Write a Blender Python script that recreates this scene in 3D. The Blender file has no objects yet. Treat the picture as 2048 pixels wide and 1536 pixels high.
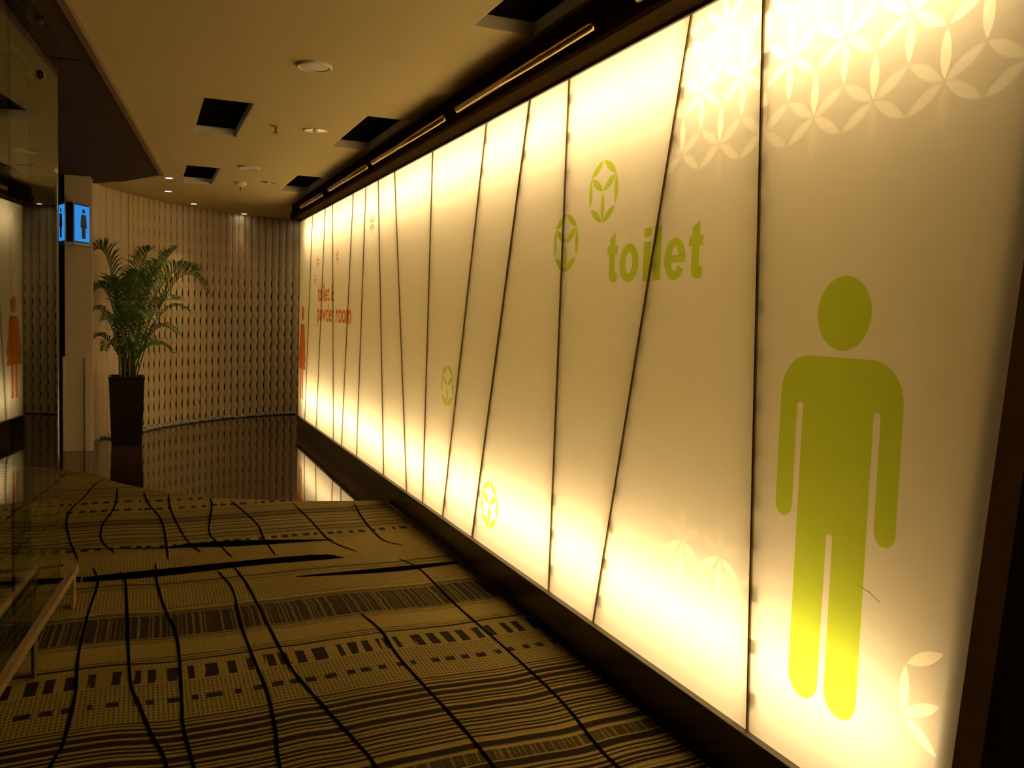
import bpy, bmesh, math, random
from mathutils import Vector, Matrix
from mathutils.geometry import delaunay_2d_cdt
random.seed(7)
PI = math.pi
scene = bpy.context.scene
COL = scene.collection

# ------------------------------------------------------------------ camera
F_PX = 1800.0
CAM_Z = 1.5
def cam_axes():
    dy = Vector((286 - 1024.0, -(611 - 768.0), -F_PX)).normalized()     # the wall runs along world +Y
    hd = Vector((1.0, -0.032, 0.0))
    up = hd.cross(dy).normalized()
    if up.y < 0: up = -up
    return dy.cross(up), dy, up
AX, AY, AZ = cam_axes()
RM = Matrix((AX, AY, AZ))
CAM = Vector((0, 0, CAM_Z))
cam_data = bpy.data.cameras.new('camera')
cam_data.sensor_width = 36.0
cam_data.lens = F_PX * 36.0 / 2048.0
cam_data.clip_start = 0.05
cam = bpy.data.objects.new('camera', cam_data)
COL.objects.link(cam)
cam.matrix_world = Matrix.Translation(CAM) @ RM.to_4x4()
scene.camera = cam

# ------------------------------------------------------------------ world, exposure, large lights
world = bpy.data.worlds.new('world')
scene.world = world
world.use_nodes = True
world.node_tree.nodes['Background'].inputs[0].default_value = (0.9, 0.6, 0.25, 1)
world.node_tree.nodes['Background'].inputs[1].default_value = 0.012
scene.view_settings.view_transform = 'Standard'
scene.view_settings.look = 'None'
scene.view_settings.gamma = 1.0
scene.view_settings.use_curve_mapping = False
scene.view_settings.exposure = 0.0
scene.cycles.max_bounces = 6
scene.cycles.diffuse_bounces = 3
scene.cycles.glossy_bounces = 4
scene.cycles.transmission_bounces = 6
scene.cycles.transparent_max_bounces = 6
scene.cycles.use_light_tree = False

LAMP_COL = (1.0, 0.70, 0.32)
TUBE_TOP = 9.5      # W per metre of lamp row
TUBE_BOT = 9.5
BACK_FILL = 24.0     # W for the fill lamp added at the back of the light box
def area_light(name, loc, sx, sy, power, rot, color=LAMP_COL):
    d = bpy.data.lights.new(name, 'AREA'); d.shape = 'RECTANGLE'
    d.size = sx; d.size_y = sy; d.energy = power; d.color = color
    o = bpy.data.objects.new(name, d); COL.objects.link(o)
    o.location = loc; o.rotation_euler = rot
    return o
LAMP_Y1 = 11.05
_rot = (0, PI / 2, 0)          # local -Z -> world -X, size (x) along Z, size_y along Y
for _n, _y0, _z, _p in (('tube_row_top', 1.55, 2.42, TUBE_TOP), ('tube_row_bottom', 1.66, 0.46, TUBE_BOT)):
    _ly = LAMP_Y1 - _y0
    area_light(_n, (2.01, (_y0 + LAMP_Y1) / 2, _z), 0.05, _ly, _p * _ly, _rot)
area_light('box_fill_light', (2.18, (1.6 + 11.4) / 2, 1.4), 2.2, 9.8, BACK_FILL, _rot, (1.0, 0.58, 0.11))  # added fill lamp, stands in for light bounced off the white back

# ------------------------------------------------------------------ helpers
def at(px, py, axis, val):
    """ray through a pixel of the 2048x1536 frame, met with a world plane"""
    r = RM @ Vector((px - 1024.0, -(py - 768.0), -F_PX))
    return CAM + r * ((val - CAM[axis]) / r[axis])
def on_floor(px, py, z=0.0): return at(px, py, 2, z)

def link(name, mesh, mat, parent=None):
    o = bpy.data.objects.new(name, mesh); COL.objects.link(o)
    if mat is not None and not mesh.materials: mesh.materials.append(mat)
    if parent is not None: o.parent = parent
    return o
def obj(name, bm, mat, parent=None, smooth=False):
    bmesh.ops.recalc_face_normals(bm, faces=bm.faces[:])
    me = bpy.data.meshes.new(name); bm.to_mesh(me); bm.free()
    if smooth:
        for p in me.polygons: p.use_smooth = True
    return link(name, me, mat, parent)
def pydata(name, verts, faces, mat, parent=None, smooth=False):
    me = bpy.data.meshes.new(name); me.from_pydata([tuple(v) for v in verts], [], faces); me.update()
    if smooth:
        for p in me.polygons: p.use_smooth = True
    return link(name, me, mat, parent)
def empty(name, loc=(0, 0, 0)):
    o = bpy.data.objects.new(name, None); COL.objects.link(o); o.location = loc; o.empty_display_size = 0.1
    return o
def tag(o, label=None, cat=None, group=None, kind=None):
    if label: o['label'] = label
    if cat: o['category'] = cat
    if group: o['group'] = group
    if kind: o['kind'] = kind
    return o
def box(bm, x0, x1, y0, y1, z0, z1, bev=0.0):
    vs = [bm.verts.new((x, y, z)) for z in (z0, z1) for y in (y0, y1) for x in (x0, x1)]
    fs = [bm.faces.new([vs[i] for i in q]) for q in ((0, 2, 3, 1), (4, 5, 7, 6), (0, 1, 5, 4), (2, 6, 7, 3), (0, 4, 6, 2), (1, 3, 7, 5))]
    if bev > 0:
        es = list({e for f in fs for e in f.edges})
        bmesh.ops.bevel(bm, geom=es, offset=bev, segments=2, affect='EDGES', profile=0.5)
def box_obj(name, dims, mat, parent=None, bev=0.0):
    bm = bmesh.new(); box(bm, *dims, bev=bev); return obj(name, bm, mat, parent)
def prism(bm, pts, z0, z1):
    """closed outline in x,y pulled up from z0 to z1"""
    a = [bm.verts.new((p[0], p[1], z0)) for p in pts]; b = [bm.verts.new((p[0], p[1], z1)) for p in pts]
    bm.faces.new(a[::-1]); bm.faces.new(b)
    n = len(pts)
    for i in range(n): bm.faces.new((a[i], a[(i + 1) % n], b[(i + 1) % n], b[i]))
def wall_prism(bm, pts, x0, x1):
    """closed outline in (u, z) with u = -y, pulled from x0 to x1"""
    a = [bm.verts.new((x0, -p[0], p[1])) for p in pts]; b = [bm.verts.new((x1, -p[0], p[1])) for p in pts]
    bm.faces.new(a[::-1]); bm.faces.new(b)
    n = len(pts)
    for i in range(n): bm.faces.new((a[i], a[(i + 1) % n], b[(i + 1) % n], b[i]))
def lathe(bm, prof, cx=0, cy=0, n=24):
    """profile of (r, z); r = 0 closes on the axis"""
    rings = []
    for r, z in prof:
        if r < 1e-6: rings.append([bm.verts.new((cx, cy, z))])
        else: rings.append([bm.verts.new((cx + r * math.cos(2 * PI * i / n), cy + r * math.sin(2 * PI * i / n), z)) for i in range(n)])
    for a, b in zip(rings, rings[1:]):
        for i in range(n):
            j = (i + 1) % n
            if len(a) == 1 and len(b) == 1: continue
            if len(a) == 1: bm.faces.new((a[0], b[i], b[j]))
            elif len(b) == 1: bm.faces.new((a[i], a[j], b[0]))
            else: bm.faces.new((a[i], a[j], b[j], b[i]))
def tube(bm, pts, radii, n=8, cap=True):
    rings = []
    for i, p in enumerate(pts):
        p = Vector(p)
        d = (Vector(pts[min(i + 1, len(pts) - 1)]) - Vector(pts[max(i - 1, 0)])).normalized()
        s = d.cross(Vector((0, 0, 1)))
        if s.length < 1e-4: s = Vector((1, 0, 0))
        s.normalize(); t = s.cross(d)
        r = radii[i] if isinstance(radii, (list, tuple)) else radii
        rings.append([bm.verts.new(p + (s * math.cos(2 * PI * k / n) + t * math.sin(2 * PI * k / n)) * r) for k in range(n)])
    for a, b in zip(rings, rings[1:]):
        for k in range(n): bm.faces.new((a[k], a[(k + 1) % n], b[(k + 1) % n], b[k]))
    if cap: bm.faces.new(rings[0][::-1]); bm.faces.new(rings[-1])
def catmull(pts, per=12):
    P = [Vector(p) for p in pts]; P = [P[0] * 2 - P[1]] + P + [P[-1] * 2 - P[-2]]
    out = []
    for i in range(1, len(P) - 2):
        for k in range(per):
            t = k / per
            a, b, c, d = P[i - 1], P[i], P[i + 1], P[i + 2]
            out.append(0.5 * ((2 * b) + (c - a) * t + (2 * a - 5 * b + 4 * c - d) * t * t + (3 * b - a - 3 * c + d) * t ** 3))
    out.append(P[-2]); return out

# ------------------------------------------------------------------ materials
def new_mat(name):
    m = bpy.data.materials.new(name); m.use_nodes = True
    nt = m.node_tree
    return m, nt, nt.nodes, nt.links, nt.nodes['Principled BSDF']
def mat_plain(name, col, rough=0.5, metal=0.0, noise=0.12, scale=30.0, spec=0.5, bump=0.0):
    m, nt, N, L, b = new_mat(name)
    tc = N.new('ShaderNodeTexCoord'); nz = N.new('ShaderNodeTexNoise')
    nz.inputs['Scale'].default_value = scale; nz.inputs['Detail'].default_value = 4
    L.new(tc.outputs['Object'], nz.inputs['Vector'])
    mp = N.new('ShaderNodeMapRange'); mp.inputs[3].default_value = 1 - noise; mp.inputs[4].default_value = 1 + noise
    L.new(nz.outputs['Fac'], mp.inputs[0])
    mx = N.new('ShaderNodeVectorMath'); mx.operation = 'SCALE'; mx.inputs[0].default_value = col
    L.new(mp.outputs[0], mx.inputs['Scale']); L.new(mx.outputs[0], b.inputs['Base Color'])
    b.inputs['Roughness'].default_value = rough; b.inputs['Metallic'].default_value = metal
    b.inputs['Specular IOR Level'].default_value = spec
    if bump:
        bp = N.new('ShaderNodeBump'); bp.inputs['Strength'].default_value = bump; bp.inputs['Distance'].default_value = 0.004
        L.new(nz.outputs['Fac'], bp.inputs['Height']); L.new(bp.outputs[0], b.inputs['Normal'])
    return m
def mat_emit(name, col, strength):
    m, nt, N, L, b = new_mat(name); N.remove(b)
    e = N.new('ShaderNodeEmission'); e.inputs[0].default_value = (*col, 1); e.inputs[1].default_value = strength
    L.new(e.outputs[0], N['Material Output'].inputs[0]); return m
def mat_frost(name, trans, col=(1, 0.97, 0.9)):
    """frosted sheet: passes 'trans' of the light on, scatters the rest back"""
    m, nt, N, L, b = new_mat(name)
    tc = N.new('ShaderNodeTexCoord'); mpn = N.new('ShaderNodeMapping'); mpn.inputs['Scale'].default_value = (1, 1.2, 7)
    nz = N.new('ShaderNodeTexNoise'); nz.inputs['Scale'].default_value = 5; nz.inputs['Detail'].default_value = 5
    L.new(tc.outputs['Object'], mpn.inputs[0]); L.new(mpn.outputs[0], nz.inputs['Vector'])
    mp = N.new('ShaderNodeMapRange'); mp.inputs[1].default_value = 0.3; mp.inputs[2].default_value = 0.7
    mp.inputs[3].default_value = trans * 0.965; mp.inputs[4].default_value = trans * 1.035
    L.new(nz.outputs['Fac'], mp.inputs[0])
    tr = N.new('ShaderNodeBsdfTranslucent'); tr.inputs[0].default_value = (*col, 1)
    b.inputs['Base Color'].default_value = (0.62, 0.6, 0.54, 1); b.inputs['Roughness'].default_value = 0.35
    b.inputs['Specular IOR Level'].default_value = 0.35
    ms = N.new('ShaderNodeMixShader')
    L.new(mp.outputs[0], ms.inputs[0]); L.new(b.outputs[0], ms.inputs[1]); L.new(tr.outputs[0], ms.inputs[2])
    L.new(ms.outputs[0], N['Material Output'].inputs[0]); return m
def mat_film(name, tint, body):
    """coloured see-through vinyl on the frosted glass"""
    m, nt, N, L, b = new_mat(name)
    nz = N.new('ShaderNodeTexNoise'); nz.inputs['Scale'].default_value = 6
    mp = N.new('ShaderNodeMapRange'); mp.inputs[3].default_value = 0.95; mp.inputs[4].default_value = 1.05
    L.new(nz.outputs['Fac'], mp.inputs[0])
    mx = N.new('ShaderNodeVectorMath'); mx.operation = 'SCALE'; mx.inputs[0].default_value = tint
    L.new(mp.outputs[0], mx.inputs['Scale'])
    tr = N.new('ShaderNodeBsdfTransparent'); L.new(mx.outputs[0], tr.inputs[0])
    b.inputs['Base Color'].default_value = (*body, 1); b.inputs['Roughness'].default_value = 0.4
    ms = N.new('ShaderNodeMixShader'); ms.inputs[0].default_value = 0.06
    L.new(tr.outputs[0], ms.inputs[1]); L.new(b.outputs[0], ms.inputs[2])
    L.new(ms.outputs[0], N['Material Output'].inputs[0]); return m

M = {}
M['frost'] = mat_frost('frosted_glass', 0.42)
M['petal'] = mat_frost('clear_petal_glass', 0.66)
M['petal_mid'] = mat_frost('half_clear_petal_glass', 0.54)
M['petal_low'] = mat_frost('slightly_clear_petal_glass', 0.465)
M['faint'] = mat_frost('faint_petal_glass', 0.395)
M['green'] = mat_film('green_vinyl', (0.66, 0.86, 0.09), (0.35, 0.36, 0.01))
M['orange'] = mat_film('orange_vinyl', (0.80, 0.27, 0.08), (0.5, 0.12, 0.03))
M['mullion'] = mat_plain('bronze_mullion', (0.36, 0.25, 0.10), 0.4, 0.4)
M['strip'] = mat_plain('brown_backing_strip', (0.34, 0.25, 0.14), 0.6)
M['boxwhite'] = mat_plain('light_box_paint', (0.8, 0.76, 0.66), 0.7, noise=0.03)
M['plinth'] = mat_plain('dark_brown_plinth', (0.028, 0.016, 0.008), 0.22, noise=0.2)
M['edge'] = mat_plain('pale_edge_trim', (0.20, 0.17, 0.12), 0.5, 0.0)
M['header'] = mat_plain('dark_bronze_header', (0.036, 0.021, 0.008), 0.8, noise=0.15, spec=0.0)
M['pipe'] = mat_plain('polished_brass_rail', (0.80, 0.60, 0.26), 0.30, 1.0, noise=0.1)
M['ceiling'] = mat_plain('cream_ceiling_paint', (0.52, 0.42, 0.19), 0.8, noise=0.03, scale=6)
M['soffit'] = mat_plain('dark_wood_soffit', (0.05, 0.03, 0.012), 0.7, noise=0.2, scale=4, spec=0.12)
M['soffit_trim'] = mat_plain('brown_soffit_trim', (0.17, 0.095, 0.035), 0.5)
M['black'] = mat_plain('black_recess', (0.006, 0.005, 0.004), 1.0, spec=0.0)
M['end'] = mat_plain('bronze_end_post', (0.45, 0.30, 0.11), 0.6)
M['white'] = mat_plain('white_fixture', (0.72, 0.66, 0.54), 0.4, noise=0.03)
M['chrome'] = mat_plain('chrome', (0.8, 0.78, 0.74), 0.15, 1.0, noise=0.03)
M['steel'] = mat_plain('brushed_steel', (0.60, 0.41, 0.18), 0.4, 0.9, noise=0.1)
M['steel_dark'] = mat_plain('dark_steel', (0.14, 0.10, 0.06), 0.45, 0.5)
M['column'] = mat_plain('cream_column_paint', (0.52, 0.42, 0.28), 0.6, noise=0.05, scale=8)
M['paleslat'] = mat_plain('cream_wall_panel', (0.60, 0.48, 0.29), 0.6, noise=0.05, scale=6)
M['slat'] = mat_plain('carved_cream_slat', (0.64, 0.50, 0.27), 0.55, noise=0.1, scale=14)
M['backing'] = mat_plain('dark_wall_backing', (0.10, 0.065, 0.03), 0.8)
M['darkwall'] = mat_plain('dark_brown_wall', (0.045, 0.03, 0.015), 0.7)
M['pebble'] = mat_plain('grey_pebble', (0.34, 0.30, 0.24), 0.35, noise=0.4, scale=18)
M['pot'] = mat_plain('dark_brown_planter', (0.010, 0.005, 0.004), 0.3, noise=0.2)
M['soil'] = mat_plain('potting_soil', (0.03, 0.02, 0.012), 0.95, bump=0.8)
M['stem'] = mat_plain('palm_cane', (0.20, 0.16, 0.05), 0.5, noise=0.4, scale=22)
M['line'] = mat_plain('black_carpet_line', (0.004, 0.003, 0.003), 1.0, spec=0.0)
M['stroke'] = mat_plain('black_carpet_stroke', (0.003, 0.003, 0.004), 1.0, spec=0.0)
def mat_leaf():
    m = mat_plain('palm_leaf', (0.065, 0.13, 0.022), 0.35, noise=0.5, scale=9); N = m.node_tree.nodes; L = m.node_tree.links
    b = N['Principled BSDF']; tr = N.new('ShaderNodeBsdfTranslucent'); tr.inputs[0].default_value = (0.16, 0.26, 0.03, 1)
    ms = N.new('ShaderNodeMixShader'); ms.inputs[0].default_value = 0.3
    L.new(b.outputs[0], ms.inputs[1]); L.new(tr.outputs[0], ms.inputs[2]); L.new(ms.outputs[0], N['Material Output'].inputs[0])
    return m
M['leaf'] = mat_leaf()
def mat_glass(name, ior):
    m, nt, N, L, b = new_mat(name)
    b.inputs['Base Color'].default_value = (0.80, 0.86, 0.74, 1); b.inputs['Roughness'].default_value = 0.0
    b.inputs['Transmission Weight'].default_value = 1.0; b.inputs['IOR'].default_value = ior
    return m
M['glass'] = mat_glass('tinted_shop_glass', 1.15)
M['glass_fin'] = mat_glass('thick_glass_fin', 1.3)
def mat_tile():
    m, nt, N, L, b = new_mat('polished_dark_granite')
    tc = N.new('ShaderNodeTexCoord'); nz = N.new('ShaderNodeTexNoise'); nz.inputs['Scale'].default_value = 60; nz.inputs['Detail'].default_value = 6
    L.new(tc.outputs['Object'], nz.inputs['Vector'])
    cr = N.new('ShaderNodeValToRGB'); cr.color_ramp.elements[0].color = (0.018, 0.008, 0.004, 1); cr.color_ramp.elements[1].color = (0.06, 0.03, 0.014, 1)
    cr.color_ramp.elements[0].position = 0.35; cr.color_ramp.elements[1].position = 0.75
    L.new(nz.outputs['Fac'], cr.inputs[0]); L.new(cr.outputs[0], b.inputs['Base Color'])
    b.inputs['Roughness'].default_value = 0.05; b.inputs['Specular IOR Level'].default_value = 0.6
    return m
M['tile'] = mat_tile()

# carpet: bands across the corridor (coordinate y), each with its own weave
BANDS = [  # y from, (stripe, grid, dark hatch)
 (1.0, (1, 0, 0)), (2.62, (0.3, 0, 0.9)), (2.72, (1, 0, 0)), (3.37, (0.0, 1, 0)), (3.73, (0.0, 0.35, 0)), (3.92, (1, 0, 0)), (3.99, (0.0, 0.0, 0)),
 (4.17, (0.8, 0, 0)), (4.24, (0, 0, 1)), (4.56, (0.7, 0.3, 0)), (4.68, (0, 1, 0)), (5.02, (0.8, 0.2, 0)), (5.12, (0, 1, 0)), (5.34, (0, 0.8, 0)),
 (5.76, (0.2, 0, 0.3)), (6.0, (0.8, 0, 0.3)), (6.15, (0.75, 0, 0)), (6.55, (0.9, 0, 0.5)), (6.72, (0.7, 0, 0)), (6.95, (0.2, 0.8, 0)), (7.5, (0.7, 0.2, 0)), (8.0, (0.3, 0.6, 0)), (8.6, (0.8, 0, 0))]
def mat_carpet():
    m, nt, N, L, b = new_mat('patterned_carpet')
    def math_n(op, a, c=None, clamp=False):
        n = N.new('ShaderNodeMath'); n.operation = op; n.use_clamp = clamp
        for i, v in enumerate((a, c)):
            if v is None: continue
            if isinstance(v, (int, float)): n.inputs[i].default_value = v
            else: L.new(v, n.inputs[i])
        return n.outputs[0]
    geo = N.new('ShaderNodeNewGeometry'); sp = N.new('ShaderNodeSeparateXYZ'); L.new(geo.outputs['Position'], sp.inputs[0])
    X, Y = sp.outputs[0], sp.outputs[1]
    def noise1(v, scale, detail=2.0, dim='1D'):
        n = N.new('ShaderNodeTexNoise'); n.noise_dimensions = '1D'; n.inputs['Scale'].default_value = scale; n.inputs['Detail'].default_value = detail
        L.new(v, n.inputs['W']); return n.outputs['Fac']
    # bands drift a little as they cross the corridor
    drift = math_n('MULTIPLY', math_n('SUBTRACT', noise1(X, 1.1), 0.5), 0.16)
    Yb = math_n('SUBTRACT', math_n('ADD', Y, drift), math_n('MULTIPLY', X, 0.07))
    t = math_n('DIVIDE', math_n('SUBTRACT', Yb, 1.0), 9.0)
    cr = N.new('ShaderNodeValToRGB'); cr.color_ramp.interpolation = 'CONSTANT'; E = cr.color_ramp.elements
    for i, (y0, c) in enumerate(BANDS):
        p = (y0 - 1.0) / 9.0
        e = E[i] if i < 2 else E.new(p)
        e.position = p; e.color = (*c, 1)
    L.new(t, cr.inputs[0]); sc = N.new('ShaderNodeSeparateColor'); L.new(cr.outputs[0], sc.inputs[0])
    S, G, H = sc.outputs[0], sc.outputs[1], sc.outputs[2]
    # stripes: uneven dark threads along the bands
    wob = math_n('MULTIPLY', noise1(X, 1.6), 0.03)
    ys = math_n('ADD', Yb, wob)
    st = math_n('GREATER_THAN', math_n('ADD', noise1(ys, 26.0, 3.0), math_n('MULTIPLY', math_n('SINE', math_n('MULTIPLY', ys, 2 * PI / 0.029)), 0.13)), 0.485)
    # grid: fine weave of warp and weft dots
    gx = math_n('GREATER_THAN', math_n('SINE', math_n('MULTIPLY', X, 2 * PI / 0.017)), 0.05)
    gy = math_n('GREATER_THAN', math_n('SINE', math_n('MULTIPLY', Yb, 2 * PI / 0.026)), -0.2)
    gr = math_n('MULTIPLY', gx, gy)
    # block rows
    cell = math_n('FLOOR', math_n('DIVIDE', math_n('ADD', X, math_n('MULTIPLY', Yb, -0.12)), 0.027))
    wn = N.new('ShaderNodeTexWhiteNoise'); wn.noise_dimensions = '1D'; L.new(cell, wn.inputs['W'])
    blk = math_n('GREATER_THAN', math_n('ADD', math_n('MULTIPLY', wn.outputs[0], 0.5), math_n('MULTIPLY', math_n('SINE', math_n('MULTIPLY', math_n('ADD', X, math_n('MULTIPLY', noise1(X, 7.0), 0.10)), 2 * PI / 0.075)), 0.4)), 0.26)
    def inband(a, c): return math_n('MULTIPLY', math_n('GREATER_THAN', Yb, a), math_n('LESS_THAN', Yb, c))
    rows = math_n('ADD', math_n('ADD', inband(3.75, 3.89), inband(3.54, 3.585)), math_n('ADD', inband(5.9, 5.97), math_n('ADD', inband(7.02, 7.1), inband(7.32, 7.4))))
    bl = math_n('MULTIPLY', blk, rows)
    # hatch: short dark scratches along the corridor
    hx = math_n('GREATER_THAN', noise1(math_n('ADD', X, math_n('MULTIPLY', noise1(Y, 5.0), 0.02)), 62.0, 2.0), 0.45)
    dark = math_n('MAXIMUM', math_n('MULTIPLY', S, st), math_n('MAXIMUM', math_n('MULTIPLY', math_n('MULTIPLY', G, gr), 0.72), math_n('MAXIMUM', math_n('MULTIPLY', H, math_n('ADD', math_n('MULTIPLY', hx, 0.45), 0.5)), bl)))
    n3 = N.new('ShaderNodeTexNoise'); n3.inputs['Scale'].default_value = 2.2; n3.inputs['Detail'].default_value = 3; L.new(geo.outputs['Position'], n3.inputs['Vector'])
    base = N.new('ShaderNodeMix'); base.data_type = 'RGBA'
    base.inputs['A'].default_value = (0.225, 0.162, 0.042, 1); base.inputs['B'].default_value = (0.35, 0.255, 0.068, 1)
    L.new(n3.outputs['Fac'], base.inputs['Factor'])
    # single threads of darker yarn, along and across
    thr = math_n('MULTIPLY', math_n('ADD', math_n('MULTIPLY', noise1(ys, 120.0, 2.0), 1.1), 0.40), math_n('ADD', math_n('MULTIPLY', noise1(X, 160.0, 1.0), 0.5), 0.72))
    vm = N.new('ShaderNodeVectorMath'); vm.operation = 'SCALE'; L.new(base.outputs['Result'], vm.inputs[0]); L.new(thr, vm.inputs['Scale'])
    mix = N.new('ShaderNodeMix'); mix.data_type = 'RGBA'; L.new(dark, mix.inputs['Factor']); L.new(vm.outputs[0], mix.inputs['A'])
    mix.inputs['B'].default_value = (0.022, 0.013, 0.007, 1)
    L.new(mix.outputs['Result'], b.inputs['Base Color'])
    b.inputs['Roughness'].default_value = 0.95; b.inputs['Specular IOR Level'].default_value = 0.1
    nf = N.new('ShaderNodeTexNoise'); nf.inputs['Scale'].default_value = 260; L.new(geo.outputs['Position'], nf.inputs['Vector'])
    bp = N.new('ShaderNodeBump'); bp.inputs['Strength'].default_value = 0.35; bp.inputs['Distance'].default_value = 0.003
    L.new(nf.outputs['Fac'], bp.inputs['Height']); L.new(bp.outputs[0], b.inputs['Normal'])
    return m
M['carpet'] = mat_carpet()

# ------------------------------------------------------------------ the setting
CEIL = 2.8
WX = 1.8                      # face of the glass wall
GZ0, GZ1 = 0.2, 2.6           # glass from / to
Y_NEAR, Y_FAR = 1.30, 11.45

tag(box_obj('floor', (-2.6, 4.6, -3.0, 15.0, -0.12, 0.0), M['tile']), 'polished dark brown granite floor', kind='structure')

# carpet: ends on a soft curve where the granite begins
edge = catmull([(-2.3, 10.2), (-1.2, 9.35), (-0.46, 8.74), (-0.23, 8.25), (0.0, 7.90), (0.24, 7.64), (0.5, 7.39), (1.07, 7.13), (1.46, 7.02), (1.775, 6.96)], 6)
bm = bmesh.new()
top = [bm.verts.new((p.x, p.y, 0.006)) for p in edge]; bot = [bm.verts.new((p.x, -3.0, 0.006)) for p in edge]
low = [bm.verts.new((p.x, p.y, 0.0)) for p in edge]
for i in range(len(edge) - 1):
    bm.faces.new((bot[i], bot[i + 1], top[i + 1], top[i])); bm.faces.new((top[i], top[i + 1], low[i + 1], low[i]))
carpet = tag(obj('carpet', bm, M['carpet']), 'brown and black patterned carpet along the lit corridor', 'carpet')

def ribbon(name, pts, w, mat, parent, z=0.0085):
    P = [Vector((p[0], p[1], 0)) for p in pts]
    vs, fs = [], []
    for i, p in enumerate(P):
        d = (P[min(i + 1, len(P) - 1)] - P[max(i - 1, 0)]).normalized(); s = Vector((-d.y, d.x, 0))
        ww = w * (0.35 if i in (0, len(P) - 1) else random.uniform(0.8, 1.15))
        vs += [p + s * ww / 2 + Vector((0, 0, z)), p - s * ww / 2 + Vector((0, 0, z))]
        if i: fs.append((2 * i - 2, 2 * i - 1, 2 * i + 1, 2 * i))
    return pydata(name, vs, fs, mat, parent)
LINES = [
 [(-.30, 8.35), (-.362, 8.152), (-.42, 7.59), (-.48, 7.174), (-.485, 6.791), (-.432, 6.272), (-.347, 5.704)],
 [(-.193, 7.941), (-.186, 7.385), (-.208, 6.973), (-.252, 6.611), (-.241, 6.169), (-.152, 5.806)],
 [(.006, 7.728), (.04, 7.257), (.114, 6.731), (.136, 6.227), (.139, 5.59)],
 [(.189, 7.564), (.188, 7.078), (.214, 6.612), (.265, 6.008), (.33, 5.7)],
 [(.489, 7.32), (.486, 7.077), (.412, 6.265), (.439, 5.935), (.499, 5.534)],
 [(.632, 7.25), (.734, 6.417), (.732, 5.961), (.75, 5.51)],
 [(1.079, 7.006), (1.11, 6.4), (1.135, 5.8), (1.242, 5.468)],
 [(-.262, 5.532), (-.223, 5.21), (-.244, 4.689), (-.252, 4.118), (-.238, 3.721), (-.25, 3.294), (-.274, 3.148), (-.33, 2.6), (-.35, 1.8)],
 [(-.12, 5.40), (-.089, 5.246), (-.071, 4.697), (-.046, 3.815), (-.013, 3.556), (.032, 3.259), (.072, 3.031), (.10, 2.4), (.08, 1.7)],
 [(.068, 5.544), (.073, 5.124), (.099, 4.708), (.144, 4.238), (.139, 3.561), (.134, 3.32), (.154, 3.003), (.2, 2.3)],
 [(.392, 5.285), (.444, 4.907), (.431, 4.396), (.439, 3.924), (.452, 3.535), (.438, 3.171), (.417, 2.914), (.40, 2.2)],
 [(.491, 5.319), (.523, 4.994), (.543, 4.543), (.559, 4.083), (.579, 3.699), (.644, 3.269), (.70, 2.931), (.712, 2.814), (.74, 2.2)],
 [(1.004, 4.327), (1.041, 4.054), (1.035, 3.681), (1.073, 3.076), (1.082, 2.689), (1.06, 2.1)],
 [(1.535, 6.92), (1.477, 6.326), (1.466, 5.742), (1.556, 5.554)],
 [(1.45, 5.25), (1.507, 4.98), (1.50, 4.332), (1.516, 3.793), (1.521, 3.122), (1.484, 2.732), (1.478, 2.555), (1.50, 2.0)],
 [(-.62, 8.75), (-.70, 8.1), (-.78, 7.4), (-.74, 6.6), (-.70, 5.9)],
 [(-.52, 5.3), (-.55, 4.6), (-.60, 3.9), (-.58, 3.1)]]
for l in LINES: ribbon('carpet_line', catmull(l, 5), 0.013, M['line'], carpet)
def stroke(top, bot):
    top, bot = catmull(top, 4), catmull(bot, 4)
    n = len(top); vs = [(p[0], p[1], 0.0078) for p in top] + [(p[0], p[1], 0.0078) for p in bot]
    pydata('carpet_stroke', vs, [(i, i + 1, n + i + 1, n + i) for i in range(n - 1)], M['stroke'], carpet)
stroke([(-.302, 5.345), (.072, 5.397), (.954, 5.477), (1.145, 5.356)], [(-.296, 5.25), (.07, 5.245), (.62, 5.335), (1.145, 5.352)])
stroke([(.804, 5.05), (1.353, 5.083), (1.77, 5.103)], [(.800, 5.03), (1.328, 4.986), (1.77, 5.05)])
stroke([(.10, 5.885), (.31, 5.95), (.608, 5.942), (1.152, 5.822)], [(.10, 5.87), (.304, 5.835), (.594, 5.80), (1.152, 5.80)])
stroke([(-.342, 5.985), (-.1, 5.93), (.12, 5.89)], [(-.342, 5.97), (-.1, 5.905), (.12, 5.86)])
stroke([(-.95, 6.18), (-.7, 6.10), (-.35, 5.99)], [(-.95, 6.14), (-.7, 6.06), (-.35, 5.97)])
stroke([(-.95, 5.60), (-.7, 5.62), (-.42, 5.64)], [(-.95, 5.52), (-.7, 5.53), (-.42, 5.60)])
stroke([(-.95, 5.36), (-.6, 5.37), (-.31, 5.36)], [(-.95, 5.24), (-.6, 5.25), (-.31, 5.25)])

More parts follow.
